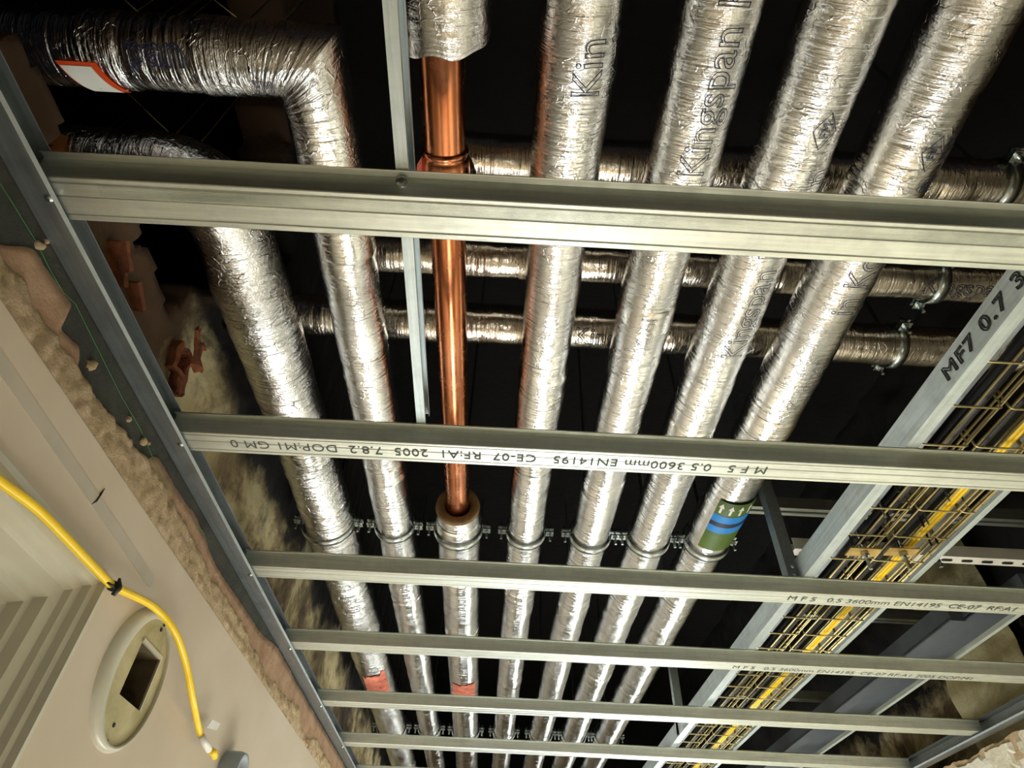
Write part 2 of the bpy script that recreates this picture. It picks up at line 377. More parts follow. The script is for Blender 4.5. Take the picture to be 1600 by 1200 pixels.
def lerpt(tab):
    def f(y):
        for (a, b), (c, d) in zip(tab[:-1], tab[1:]):
            if a <= y <= c: u = (y-a)/(c-a); u = u*u*(3-2*u); return b+(d-b)*u
        return tab[0][1] if y < tab[0][0] else tab[-1][1]
    return f
ragged('plaster_edge', -.1, 4.6, lambda y: .4675, lerpt([(.3, .503), (.42, .508), (.56, .512), (.8, .530), (1.05, .516), (1.25, .515), (1.36, .503), (1.45, .497), (1.62, .505), (1.78, .526), (1.9, .49), (2.1, .52), (2.5, .50)]), lambda y: WL+.0008, -.5035, 'render', wl, 1, .008, .005, 10, .0045)
ragged('undercoat_edge', .30, 4.6, lambda y: .47, lerpt([(.3, .48), (.36, .51), (.40, .55), (.475, .553), (.485, .522), (.52, .528), (.56, .49), (.70, .49), (.76, .55), (.9, .553), (1.1, .538), (1.3, .545), (1.55, .568), (1.9, .565), (2.3, .568)]), lambda y: -.5045, -.5065, 'undercoat', wl, 7, .004, .004, 6, .001)
random.seed(4)
for px, py, rr in ((60, 383, .006), (141, 571, .0075), (155, 500, .004), (222, 690, .006), (200, 655, .004), (72, 377, .003), (232, 693, .003)):
    c = Vector(PX(px, py, -.508)); bm = bmesh.new(); bmesh.ops.create_icosphere(bm, subdivisions=2, radius=rr)
    for v in bm.verts: v.co *= 1+.5*mnoise.noise(v.co*200+Vector((px, 0, 0)))
    vs = [tuple(v.co+c) for v in bm.verts]; fs = [tuple(v.index for v in f.verts) for f in bm.faces]; bm.free()
    mk('plaster_lump', (vs, fs), 'render', wl, True)
# dark backing strip between plaster and grid
struct('trim_3', box(-.66, -.508, -2.0, 6.4, .467, .612), 'dark_board')
# upper left wall with a ragged hole
def holed_wall():
    st = .012; ys = np.arange(-.5, 6.4, st); zs = np.concatenate([np.arange(.612, 1.0, st), np.arange(1.0, 2.0, .05)]); V = []; keep = {}; Fc = []
    def hole(y, z):
        yc, zc, a, b = .25, 1.08, .60, .40
        d = math.hypot((y-yc)/a, (z-zc)/b)+.16*n3(y*9, z*9, 4)+.10*n3(y*28, z*28, 9)
        return d < 1
    for i, y in enumerate(ys):
        for j, z in enumerate(zs):
            keep[i, j] = len(V); V.append((-.528+.010*n3(y*7, z*7, 2)+.005*n3(y*25, z*25, 1), y+.003*n3(y*90, z*90, 1), z))
    k = len(V); V += [(-.64, q[1], q[2]) for q in V]; cells = set()
    for i in range(len(ys)-1):
        for j in range(len(zs)-1):
            if not hole(ys[i]+st/2, zs[j]+st/2): cells.add((i, j))
    for (i, j) in cells:
        a, b, c, d = keep[i, j], keep[i+1, j], keep[i+1, j+1], keep[i, j+1]; Fc.append((a, b, c, d)); 
        for (di, dj, e) in ((-1, 0, (a, d)), (1, 0, (b, c)), (0, -1, (a, b)), (0, 1, (d, c))):
            if (i+di, j+dj) not in cells: Fc.append((e[0], e[1], e[1]+k, e[0]+k))
    return V, Fc
uw = struct('wall_left_upper', holed_wall(), 'concrete', True); uw['label'] = 'stained wall above the grid, painted-in shade higher up, with a knocked-out hole'
t = NT('broken_rim'); 
# clay block fragments at the hole
def chunk(px, py, x, sy, sz, sx, rot, seed, hollow=False):
    c = Vector(PX(px, py, x)); 
    if hollow:
        V = []
        o_ = [(-.5, -.5), (.5, -.5), (.5, .5), (-.5, .5)]
        for xx in (-.5, .5):
            for s_ in (1, .62):
                for a, b in o_: V.append((xx*sx, a*s_*sy, b*s_*sz))
        Fc = []
        for k in range(4):
            k2 = (k+1) % 4
            Fc += [(k, k2, 4+k2, 4+k), (8+k, 8+k2, 12+k2, 12+k), (k, k2, 8+k2, 8+k), (4+k, 4+k2, 12+k2, 12+k)]
        bm = bmesh.new(); vv = [bm.verts.new(q) for q in V]; [bm.faces.new([vv[i] for i in f]) for f in Fc]
        bmesh.ops.subdivide_edges(bm, edges=bm.edges, cuts=2, use_grid_fill=True)
    else:
        bm = bmesh.new(); bmesh.ops.create_cube(bm, size=1); bmesh.ops.subdivide_edges(bm, edges=bm.edges, cuts=4, use_grid_fill=True)
        for v in bm.verts: v.co = Vector((v.co.x*sx, v.co.y*sy, v.co.z*sz))
    Rm = Matrix.Rotation(rot, 3, 'X'); m = min(sy, sz)
    for v in bm.verts:
        v.co += Vector((mnoise.noise(v.co*60+Vector((seed, 0, 0))), mnoise.noise(v.co*60+Vector((0, seed, 0))), mnoise.noise(v.co*60+Vector((0, 0, seed)))))*m*.22
        v.co = Rm@v.co+c
    bm.verts.index_update(); vs = [tuple(v.co) for v in bm.verts]; fs = [tuple(v.index for v in f.verts) for f in bm.faces]; bm.free()
    return vs, fs
for i, a in enumerate([(262, 562, -.535, .045, .045, .05, .3, 1, True), (305, 548, -.54, .05, .10, .014, .35, 2), (265, 600, -.53, .03, .03, .04, .5, 3), 
                       (176, 400, -.53, .04, .010, .045, -.5, 5), (203, 462, -.53, .04, .009, .035, -.4, 6), (180, 425, -.53, .04, .008, .03, -.7, 8)]):
    mk('clay_fragment', chunk(*a), 'clay', uw, False)
# right wall: peeling plaster below the grid, stained masonry with painted-in shade above
wr = struct('wall_right', box(WR+.02, 1.6, -2.0, 6.4, -1.5, .50), 'white_plaster')
def plasterwall():
    V = []; ys = np.arange(.8, 6.3, .012); zs = np.linspace(.15, .545, 26)
    for y in ys:
        for z in zs:
            zz = z+(.02*n3(y*7, 1, 2)+.008*n3(y*40, 2, 2))*(z-.15)/.395
            st = .012 if (n3(y*9, z*16, 5)+.4*n3(y*30, z*40, 5)) > .05 else 0
            V.append((WR+.004+st+.005*n3(y*25, z*25, 3), y, zz))
    m = len(zs); return V, [(i*m+j, i*m+j+1, (i+1)*m+j+1, (i+1)*m+j) for i in range(len(ys)-1) for j in range(m-1)]
mk('peeling_plaster', plasterwall(), 'white_plaster', wr, False)
ragged_r = []
V = []
for i in range(500):
    y = .9+i*.011; z = .556+.012*n3(y*9, 4, 4)+.006*n3(y*40, 4, 4)
    V += [(WR+.012, y, .50), (WR+.012, y, z), (WR+.12, y, z)]
mk('undercoat_edge', (V, [(3*i+j, 3*i+j+1, 3*i+j+4, 3*i+j+3) for i in range(499) for j in range(2)]), 'render', wr, False)
def lumpy(x, ya, yb, za, zb, st, amp, seed, sgn=1):
    ys = np.arange(ya, yb, st); zs = np.arange(za, zb, st); V = [(x+amp*(n3(y*4, z*4, seed)+.5*n3(y*13, z*13, seed)), y, z) for y in ys for z in zs]; m = len(zs)
    return V, [(i*m+j, i*m+j+1, (i+1)*m+j+1, (i+1)*m+j) for i in range(len(ys)-1) for j in range(m-1)]
wru = struct('wall_right_upper', lumpy(1.62, -.5, 6.4, .5, 2.05, .03, .03, 3), 'concrete', True); wru['label'] = 'stained masonry wall with painted-in shade above the grid on the right'
mk('concrete_pier', lumpy(1.56, 1.83, 2.2, .56, 1.5, .02, .03, 8), rubble('cream_concrete', [(.3, srgb('4A4028')), (.42, srgb('A89E74')), (.6, srgb('D0C89E'))], 7, .7, .012), wru, True)
# wall behind the hole
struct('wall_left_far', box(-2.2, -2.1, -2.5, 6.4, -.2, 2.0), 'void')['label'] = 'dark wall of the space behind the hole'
bk = [(275, 165, 60, 80), (305, 175, 40, 110), (250, 190, 40, 60)]
for px, py, a, b in bk:
    c = PX(px, py, -1.6); 
    mk('brick_pier', box(-1.68, -1.6, c[1]-a*.0012, c[1]+a*.0012, c[2]-b*.0015, 2.0), 'clay', bpy.data.objects['wall_left_far'])

# ------------------------------------------------------------------ pipes
ZP = .82
def pipe_thing(label, loc, group='foil lagged pipes running side by side'): return thing('insulated_pipe', loc, label, 'pipe', group)
pipes = {}
def straight(key, x, r, ya, yb, label, seed, mat='foil', tapes=(), amp=1.0):
    p = pipe_thing(label, (x, ya, ZP)); pipes[key] = (p, x, r)
    foil_tube('foil_jacket', [(x, ya, ZP), (x, yb, ZP)], r, mat, p, seed, amp, rad_fn=(lambda q: 1+.10*max(0, min(1, (.97-q)/.03))) if key == 'D' else (lambda q: 1+.05*max(0, min(1, (.97-q)/.03))) if key in 'EF' else None)
    for i, y in enumerate(tapes):
        foil_tube('foil_tape', [(x, y, ZP), (x, y+.055, ZP)], r+.0014, 'tape', p, seed*10+i, amp*.5, .003, 56, None, None, False, flare=True)
    return p
YE = 6.3
pD = straight('D', .064, .0435, -.5, YE, 'silver foil lagged pipe immediately right of the copper pipe', 4, tapes=(.235, 1.02, 1.62, 2.3))
pE = straight('E', .222, .0455, -.5, YE, 'silver foil lagged pipe, third from the right of the row', 5, tapes=(.62, 1.1, 1.7, 2.5))
pF = straight('F', .364, .0480, -.5, YE, 'silver foil lagged pipe with diamond mark, second from the right', 6, tapes=(.29, .9, 1.55, 2.2))
pG = straight('G', .508, .0505, -.5, YE, 'rightmost silver foil lagged pipe, carrying the green and blue label', 7, tapes=(.33, .86, 1.5, 2.05))
# pipe A: wide, rough, comes out of the wall hole and turns
pA = pipe_thing('thick crumpled foil lagged pipe nearest the left wall, turning into the wall hole', (-.42, .45, ZP))
pathA = fillet([(-1.9, .45, ZP), (-.43, .45, ZP), (-.417, 1.2, ZP)], .085, 14)[:-1]+[(-.417, 1.2, ZP), (-.42, 6.3, ZP)]
foil_tube('foil_jacket', pathA, .0580, 'foil_rough', pA, 11, 1.7)
foil_tube('foil_tape', [(-.430, .60, ZP), (-.428, .66, ZP)], .0594, 'foil_rough', pA, 12, 1.4, .003, cap=False, flare=True)
for y, q in ((1.02, 1), (1.24, 2), (1.95, 3)): foil_tube('foil_tape', [(-.4165, y, ZP), (-.417, y+.06, ZP)], .0594, 'tape', pA, 20+q, .8, .003, cap=False, flare=True)
# pipe B: mitred corner
pB = pipe_thing('foil lagged pipe left of the copper pipe with a mitred corner at its top', (-.262, .29, ZP))
jB = (-.262, .288)
def mitre_tube(name, run, parent, mat, seed, r):
    foil_tube(name, run, r, mat, parent, seed, 1.0)
foil_tube('foil_jacket', [(-1.9, .288, ZP), (-.262, .288, ZP)], .0435, 'foil', pB, 3, 1.0, end_cut=(-1, lambda a: .0435*math.sin(a)), cap=False, cutk=12)
foil_tube('foil_jacket', [(-.262, .288, ZP), (-.258, .9, ZP), (-.254, 6.3, ZP)], .0437, 'foil', pB, 4, 1.0, end_cut=(0, lambda a: -.0437*math.sin(a)), cap=False, cutk=12)
for ya, q in ((.50, 1), (1.08, 2), (1.7, 3)): foil_tube('foil_tape', [(-.257, ya, ZP), (-.2565, ya+.06, ZP)], .0449, 'tape', pB, 30+q, .6, .003, cap=False, flare=True)
for xa, q in ((-.53, 1), (-.395, 2)): foil_tube('foil_tape', [(xa, .288, ZP), (xa+.05, .288, ZP)], .0450, 'foil_rough', pB, 35+q, 1.0, .003, cap=False, flare=True)
# pipe C: copper with lagging above and below
pC = thing('copper_pipe', (-.101, .4, ZP), 'bare shiny copper pipe with a coupler, lagged in foil at both ends', 'pipe', 'foil lagged pipes running side by side')
xC = -.101
def lathe(path, mat, name, seg=48):
    # path: (y, r) along Y at xC
    V = []; n = len(path)
    for y, r in path:
        for k in range(seg): a = 2*PI*k/seg; V.append((xC+r*math.cos(a), y, ZP+r*math.sin(a)))
    Fc = [(i*seg+k, i*seg+(k+1) % seg, (i+1)*seg+(k+1) % seg, (i+1)*seg+k) for i in range(n-1) for k in range(seg)]
    return mk(name, (V, Fc), mat, pC, True)
lathe([(.15, .0285), (.39, .0285)], 'copper', 'copper_tube')
lathe([(.388, .0285), (.3885, .031), (.392, .0325), (.3955, .031), (.398, .0295), (.401, .031), (.405, .0325), (.412, .0335), (.47, .0335), (.50, .0325), (.515, .0275)], 'copper', 'coupler')
lathe([(.50, .0268), (1.33, .0268)], 'copper', 'copper_tube')
up_end = lambda a: -.011*math.sin(a)+.004*math.sin(3*a)+.002*math.sin(7*a)
foil_tube('foil_jacket', [(-.092, -.5, ZP), (-.092, .258, ZP)], .0540, 'foil', pC, 41, 1.1, end_cut=(-1, up_end), cap=False)
mk('foam_core', tube([(-.093, .15, ZP), (-.093, .235, ZP)], .045, 32), 'foam', pC, True)
foil_tube('foil_jacket', [(xC, 1.262, ZP), (xC, 6.3, ZP)], .0530, 'foil', pC, 42, 1.0, cap=False)
# annular foam end
V = []; seg = 40
for y, r in ((1.262, .0522), (1.252, .050), (1.252, .034), (1.262, .0285), (1.30, .0275)):
    for k in range(seg): a = 2*PI*k/seg; V.append((xC+r*math.cos(a), y, ZP+r*math.sin(a)))
mk('foam_core', (V, [(i*seg+k, i*seg+(k+1) % seg, (i+1)*seg+(k+1) % seg, (i+1)*seg+k) for i in range(4) for k in range(seg)]), 'foam', pC, True)
for y, q in ((1.30, 1), (1.56, 2), (1.9, 3)): foil_tube('foil_tape', [(xC, y, ZP), (xC, y+.06, ZP)], .0544, 'tape', pC, 50+q, .7, .003, cap=False, flare=True)
mk('torn_flap', ([(-.131, .398, .812), (-.137, .405, .80), (-.142, .44, .792), (-.134, .45, .80)], [(0, 1, 2, 3)]), 'pink', pC)
# pink exposed insulation patches
def patch(parent, x, r, ya, yb, tha, thb, mat, name, seed, lift=.0035, ragg=.35, nu=18, nv=14):
    V = []
    for i in range(nu+1):
        for j in range(nv+1):
            u = i/nu; v_ = j/nv
            e = ragg*.5*n3(u*5, v_*5, seed)
            th = tha+(thb-tha)*(u+(e if 0 < i < nu else e)*.5); y = ya+(yb-ya)*(v_+e)
            V.append((x+(r+lift)*math.sin(th), y, ZP-(r+lift)*math.cos(th)))
    return mk(name, (V, [(i*(nv+1)+j, i*(nv+1)+j+1, (i+1)*(nv+1)+j+1, (i+1)*(nv+1)+j) for i in range(nu) for j in range(nv)]), mat, parent, True)
patch(pA, -.419, .0580, PZ(585, 1056, .765)[1], PZ(585, 1090, .765)[1], -.35, .95, 'pink', 'exposed_insulation', 3)
patch(pC, xC, .0530, PZ(725, 1071, .767)[1], PZ(725, 1091, .767)[1], -.7, .85, 'pink', 'exposed_insulation', 5)
# labels and print on the pipes
def ring_band(parent, name, x, r, ya, yb, tha, thb, mat, lift, skew=0):
    V = []; nu = 20
    for i in range(nu+1):
        th = tha+(thb-tha)*i/nu
        for y in (ya, yb): V.append((x+(r+lift)*math.sin(th), y+skew*th, ZP-(r+lift)*math.cos(th)))
    return mk(name, (V, [(2*i, 2*i+1, 2*i+3, 2*i+2) for i in range(nu)]), mat, parent, True)
ys_ = [PZ(1140, 766, ZP)[1], PZ(1136, 784, ZP)[1], PZ(1130, 795, ZP)[1], PZ(1127, 803, ZP)[1], PZ(1124, 812, ZP)[1], PZ(1115, 836, ZP)[1]]
L = mk('pipe_label', join(), 'green') if False else None
lab = ring_band(pG, 'pipe_label', .508, .0505, 1.118, 1.31, -.75, 1.1, 'green', .0040, -.004); lab['label'] = 'green and blue flow label with white arrows'
ring_band(lab, 'blue_band', .508, .0505, 1.168, 1.235, -.75, 1.1, 'blue', .0044, -.004)
ring_band(lab, 'navy_band', .508, .0505, 1.195, 1.210, -.75, 1.1, 'navy', .0048, -.004)
for i in range(5):                                         # arrows pointing towards the camera side
    th = -.55+i*.38; R_ = .0505+.0048; pts = [(-.0025, .034), (-.0025, .016), (-.0065, .016), (0, 0), (.0065, .016), (.0025, .016), (.0025, .034)]
    V = [(.508+R_*math.sin(th+a/R_), 1.126+b-.004*th, ZP-R_*math.cos(th+a/R_)) for a, b in pts]
    mk('arrow', (V, [(0, 1, 5, 6), (2, 3, 4)]), 'white', lab)
gt = text_geo('st', .028, bold=.0008); mk('printed_text', wrap(gt, (.508, 1.298, ZP), (1, 0, 0), (0, 0, -1), (0, -1, 0), .055), 'white', lab) if False else None
def on_pipe(s, key, px_start, size, th=0.0, outline=.0006, parent=None, **kw):
    """print along a pipe, reading towards the camera side, letter tops to the left"""
    p, x, r = pipes[key]; y = PZ(px_start[0], px_start[1], ZP-r)[1]; r *= {'D': 1.10, 'E': 1.05, 'F': 1.05}.get(key, 1) if px_start[1] < 340 else 1
    return mk('printed_text', wrap(text_geo(s, size, outline, **kw), (x, y, ZP), (0, -1, 0), (0, 0, -1), (-1, 0, 0), r+.0034, th, .0008), 'ink', parent or p)
pipes['B'] = (pB, -.257, .0435); pipes['C'] = (pC, xC, .053); pipes['A'] = (pA, -.419, .058)
on_pipe('Kin', 'D', (900, 152), .05, -.55, spacing=1.0)
on_pipe('Kingspan Kooltherm', 'E', (1060, 275), .05, -.35)
on_pipe('n', 'F', (1240, 290), .05, -.75); on_pipe('Kingspan Kool', 'F', (1140, 560), .05, -.42)
on_pipe('n', 'G', (1410, 302), .05, -.7); on_pipe('in Koo', 'G', (1310, 492), .05, -.30); on_pipe('Kingspan', 'G', (1240, 640), .036, -.35, .0004)
on_pipe('Kool', 'E', (965, 545), .035, -.2, .0003); on_pipe('Kooltherm', 'B', (512, 480), .03, .75, .0003)
def diamond(key, px, th):
    p, x, r = pipes[key]; y = PZ(px[0], px[1], ZP-r)[1]; r *= 1.05 if key == 'F' else 1; R_ = r+.003
    def mp(a, b): return (x+R_*math.sin(th+a/R_), y+b, ZP-R_*math.cos(th+a/R_))
    o = .021; w_ = .0011; Q = []
    for s_ in (o, o-w_*1.6): Q += [(0, -s_*1.15), (s_*.75, 0), (0, s_*1.15), (-s_*.75, 0)]
    V = [mp(a, b) for a, b in Q]
    e = mk('diamond_mark', (V, [(k, (k+1) % 4, 4+(k+1) % 4, 4+k) for k in range(4)]), 'ink', p)
    gg = text_geo('FM', .016, .0005); mk('printed_text', wrap(gg, (x, y+.009, ZP), (0, -1, 0), (0, 0, -1), (-1, 0, 0), R_, -th-.10, .0004), 'ink', p)
    gg = text_geo('APPROVED', .0075); mk('printed_text', wrap(gg, (x, y+.016, ZP), (0, -1, 0), (0, 0, -1), (-1, 0, 0), R_, -th-.42, .0004), 'ink', p)
diamond('F', (1280, 203), .15); diamond('G', (1427, 238), .15)
# print on the turned run of pipe B (reads to the right)
def on_run(s, y, z, r, xs, size, th, parent, outline=.0006, mat='ink', lift=.0026, **kw):
    return mk('printed_text', wrap(text_geo(s, size, outline, **kw), (xs, y, z), (1, 0, 0), (0, 0, -1), (0, -1, 0), r, th, lift), mat, parent)
on_run('pan', .288, ZP, .0435, PZ(205, 60, ZP)[0]+.01, .05, .05, pB, .0008, 'ink', .0048)
mk('diamond_mark', wrap(text_geo('FM', .02, .0004), (PZ(385, 100, ZP)[0]+.02, .288, ZP), (0, -1, 0) if False else (1, 0, 0), (0, 0, -1), (0, -1, 0), .0435, -.5, .0045), 'ink', pB)
def run_band(parent, name, yc, z, r, xa, xb, tha, thb, mat, lift, skew=0):
    V = []; nu = 14
    for i in range(nu+1):
        th = tha+(thb-tha)*i/nu
        for x in (xa, xb): V.append((x+skew*th, yc+(r+lift)*math.sin(th), z-(r+lift)*math.cos(th)))
    return mk(name, (V, [(2*i, 2*i+1, 2*i+3, 2*i+2) for i in range(nu)]), mat, parent, True)
lb = run_band(pB, 'pipe_label', .288, ZP, .0435, -.552, -.504, -.05, .95, 'orange', .0040, .018); lb['label'] = 'white label with an orange border'
run_band(lb, 'white_panel', .288, ZP, .0435, -.550, -.513, .05, .95, 'white', .0046, .018)
mk('printed_text', wrap(text_geo('FRAGILE', .010, bold=.0003), (-.583, .288, ZP), (.2, .98, 0), (0, 0, -1), (1, 0, 0), .0435, .0, .004) if False else place(text_geo('-', .01), (-.522, .32, ZP-.036), (.3, .6, .6), (1, 0, 0), (0, 0, -1)), 'ink', lb)
lb = run_band(pA, 'pipe_label', .45, ZP, .058, -.665, -.600, -1.25, -.3, 'orange_dull', .004, .0); lb['label'] = 'dull tan label'
for q in (0, 1): run_band(lb, 'print_line', .45, ZP, .058, -.65, -.615, -.98+q*.14, -.95+q*.14, 'black_ink', .0046, 0)

# pipes crossing behind
ZC = .945
def cross(yc, r, xa, label, seed, clips):
    p = thing('insulated_pipe', (xa, yc, ZC), label, 'pipe', 'lagged pipes crossing behind the row')
    foil_tube('foil_jacket', [(xa, yc, ZC), (2.6, yc-.004, ZC)], r, 'foil_warm', p, seed, 1.1)
    for k, x in enumerate((xa+.32, xa+.78)): foil_tube('foil_tape', [(x, yc, ZC), (x+.05, yc, ZC)], r+.0014, 'foil_warm', p, seed+60+k, .5, .003, cap=False, flare=True)
    mk('branch', tube([(xa+.02, yc, ZC), (xa+.035, yc, ZC-.07)], r*.8, 24), 'foil_warm', p, True)
    return p
cA = cross(.459, .0355, -.125, 'warm foil lagged pipe crossing behind the row, nearest of three, above the front batten', 71, 0)
cB = cross(.648, .0345, -.31, 'warm foil lagged pipe crossing behind the row, middle of three', 72, 0)
cC = cross(.803, .0400, -.485, 'warm foil lagged pipe crossing behind the row, farthest of three, with a slanting clip', 73, 0)
on_run('King', .803, ZC, .040, PZ(895, 515, ZC)[0], .045, .0, cC); on_run('Kingspan', .648, ZC, .0345, .72, .04, .0, cB)

# ------------------------------------------------------------------ clips
def ring_profile(cx, cz, r, y, wdt, th, a0, a1, seg=24, ax='Y'):
    V = []
    for i in range(seg+1):
        a = a0+(a1-a0)*i/seg
        for yy, rr in ((y-wdt/2, r), (y+wdt/2, r), (y+wdt/2, r+th), (y, r+th*1.7), (y-wdt/2, r+th)):
            V.append((cx+rr*math.sin(a), yy, cz-rr*math.cos(a)) if ax == 'Y' else (yy, cx+rr*math.sin(a), cz-rr*math.cos(a)))
    return V, [(5*i+k, 5*i+(k+1) % 5, 5*i+5+(k+1) % 5, 5*i+5+k) for i in range(seg) for k in range(5)]
def clip_parts(root, cx, cz, r, y, ax='Y'):
    def tr(p): return p if ax == 'Y' else (p[1], p[0], p[2])
    mk('lower_band', ring_profile(cx, cz, r, y, .020, .002, -PI/2+.06, PI/2-.06, ax=ax), 'clip', root, True)
    mk('upper_band', ring_profile(cx, cz, r, y, .020, .002, PI/2+.06, 3*PI/2-.06, ax=ax), 'clip', root, True)
    for s_ in (-1, 1):
        xa = cx+s_*(r-.002); xb = cx+s_*(r+.020)
        for zz in (cz-.007, cz+.003):
            gx = box(min(xa, xb), max(xa, xb), y-.010, y+.010, zz, zz+.003)
            mk('ear', ([tr(q) for q in gx[0]], gx[1]), 'clip', root)
        bt = join(tube([(cx+s_*(r+.012), y, cz-.026), (cx+s_*(r+.012), y, cz+.018)], .0032, 8), tube([(cx+s_*(r+.012), y, cz-.011), (cx+s_*(r+.012), y, cz-.007)], .0062, 6), tube([(cx+s_*(r+.012), y, cz+.006), (cx+s_*(r+.012), y, cz+.011)], .0062, 6))
        mk('bolt', ([tr(q) for q in bt[0]], bt[1]), 'clip', root)
names = {'A': 'crumpled leftmost pipe', 'B': 'second pipe from the left', 'C': 'lagged end of the copper pipe', 'D': 'pipe right of the copper pipe', 'E': 'third pipe from the right', 'F': 'second pipe from the right', 'G': 'rightmost pipe, below the green label'}
for (Y_, word) in ((1.352, 'front'), (2.98, 'far')):
    for k in 'ABCDEFG':
        p, x, r = pipes[k]; rr = r+(.0055 if k in 'AC' else .0042)
        c = thing('pipe_clip', (x, Y_, ZP), f'zinc two-bolt clip around the {names[k]}, {word} row of clips', 'pipe clip', f'zinc pipe clips, {word} row')
        clip_parts(c, x, ZP, rr, Y_)
        mk('threaded_rod', tube([(x, Y_, ZP+rr+.001), (x, Y_, 2.0)], .004, 8), 'clip', c)
for (pp, yc, r, x, lab_) in ((cA, .459, .0355, PZ(1580, 280, ZC-.02)[0], 'zinc clip on the nearest crossing pipe at the right edge'), (cB, .648, .0345, PZ(1470, 440, ZC-.02)[0], 'zinc clip on the middle crossing pipe'), (cC, .803, .040, PZ(1405, 540, ZC-.02)[0], 'zinc clip on the farthest crossing pipe')):
    c = thing('pipe_clip', (x, yc, ZC), lab_, 'pipe clip', 'zinc clips on the crossing pipes'); clip_parts(c, yc, ZC, r+.003, x, 'X')
    mk('threaded_rod', tube([(x, yc, ZC+r), (x, yc, 2.0)], .004, 8), 'clip', c)

# ------------------------------------------------------------------ ceiling grid
FWS = [.048]+[.043]*9; FW = .044                      # width of the batten face
def batten_section(y, z, FW):
    a = y; b = y+FW; top = z+.027; gd = .0011; gw = .0012
    pts = [(a-.0145, top-.0025), (a-.014, top), (a-.007, top), (a-.001, z+.0008), (a, z)]
    for q in (.10, .42, .86): yy = a+(b-a)*q; pts += [(yy-gw, z), (yy, z+gd), (yy+gw, z)]
    pts += [(b, z), (b+.001, z+.0008), (b+.007, top), (b+.014, top), (b+.0145, top-.0025)]
    pts = pts[::-1]
    return sheet(pts, -.0009) if False else sheet(pts, -.0009)
bat_y = [.329, .732, 1.136, 1.500, 1.912, 2.318, 2.728, 3.15]
words = ['ribbed galvanised ceiling batten nearest the camera, widest in view', 'galvanised ceiling batten with upside-down grey print, second from the camera', 'galvanised ceiling batten just beyond the row of pipe clips, third from the camera',
         'galvanised ceiling batten fourth from the camera, faintly printed at the right', 'galvanised ceiling batten fifth from the camera, just beyond the pink patches', 'galvanised ceiling batten sixth from the camera', 'galvanised ceiling batten seventh from the camera, at the bottom edge', 'galvanised ceiling batten farthest from the camera']
bats = []
for i, y in enumerate(bat_y[:7]):
    t_ = thing('ceiling_batten', (0, y, HG), words[i], 'batten', 'galvanised ceiling battens'); bats.append(t_)
    yaw = [0, -.002, .0, -.004, -.004, -.004, -.004][i]
    gm = extrude(batten_section(y, HG, FWS[i]), 'X', -.492, 1.395, True, 60)
    gm = ([(p[0], p[1]+(p[0]+.4)*yaw, p[2]+.0007*n3(p[0]*5, y*9, 1)) for p in gm[0]], gm[1])
    mk('channel', gm, 'zinc', t_)
# ribs on the nearest batten
for k in range(9):
    yy = .329+.048*(.14+.03*k); mk('rib', extrude([(yy-.0003, HG+.0002), (yy, HG-.0004), (yy+.0003, HG+.0002)], 'X', -.43, 1.38), 'zinc', bats[0])
def screw(loc, parent, d=(0, 0, -1), r=.0042):
    d = Vector(d); p = Vector(loc); mk('screw', join(tube([p-d*.002, p+d*.0015, p+d*.003], [r, r, r*.55], 12)), 'clip', parent, False)
for i, y in enumerate(bat_y[:7]): screw((-.481, y+.02, HG-.0075), bats[i])
sp = PZ(627, 273, HG+.02); screw((sp[0], .3225, HG+.018), bats[0], (0, -.85, -.5), .006)
# stamped print
def stamp(s, i, px, size, flip, parent=None, mat='stamp', sx=1.35, sp_=1.12):
    y = bat_y[i]; x = PZ(px, 700, HG)[0] if False else None
    return None
def face_print(s, batten, x, y, size, flip, sx=1.3, sp_=1.1, bold=.0002, mat='stamp'):
    gg = text_geo(s, size, bold=bold, spacing=sp_, sx=sx)
    # seen from below the image right is +X and image up is -Y
    a, b = ((-1, 0, 0), (0, 1, 0)) if flip else ((1, 0, 0), (0, -1, 0))
    mk('printed_text', place(gg, (x, y, HG-.0006), a, b, (0, 0, -1)), mat, batten)
x0 = PZ(1203, 728, HG)[0]
face_print('M F 5   0.5 3600mm EN14195   CE-07  RF:A1  2005  7.8.2  DOP:M1 GM 0', bats[1], x0, bat_y[1]+.012, .025, True, 1.0, 1.06, 0)
x0 = PZ(1230, 935, HG)[0]; face_print('M F 5   0.5 3600mm EN14195  CE-07  RF:A1', bats[2], x0, bat_y[2]+.030, .025, False, 1.0, 1.0, 0)
x0 = PZ(1138, 1050, HG)[0]; face_print('M F 5   0.5 3600mm EN14195  CE-07 RF:A1 2005 DOP:M1', bats[3], x0, bat_y[3]+.029, .024, False, 1.0, 1.0, 0)
# perimeter channels
def c_section(xw, sgn, z):
    return sheet([(xw+sgn*.028, z-.004), (xw+sgn*.026, z-.0065), (xw, z-.0065), (xw, z+.030), (xw+sgn*.020, z+.030)], .001*(-sgn if False else 1))
pl = thing('perimeter_channel', (-.49, 0, HG), 'blue-grey galvanised edge channel along the left wall', 'channel', 'edge channels')
pr_ = [(-.506+.030, HG-.0035), (-.506+.028, HG-.007), (-.506, HG-.007), (-.506, HG+.031), (-.506+.021, HG+.031)]
mk('channel', extrude(sheet(pr_, .001), 'Y', -1.5, 6.3, True, 20), 'zinc_dark', pl)
prr = thing('perimeter_channel', (1.42, 0, HG), 'galvanised edge channel along the right wall', 'channel', 'edge channels')
pr_ = [(1.418-.030, HG-.0035), (1.418-.028, HG-.007), (1.418, HG-.007), (1.418, HG+.031), (1.418-.022, HG+.031)]
mk('channel', extrude(sheet(pr_, -.001), 'Y', .2, 6.3, True, 20), 'zinc_dark', prr)
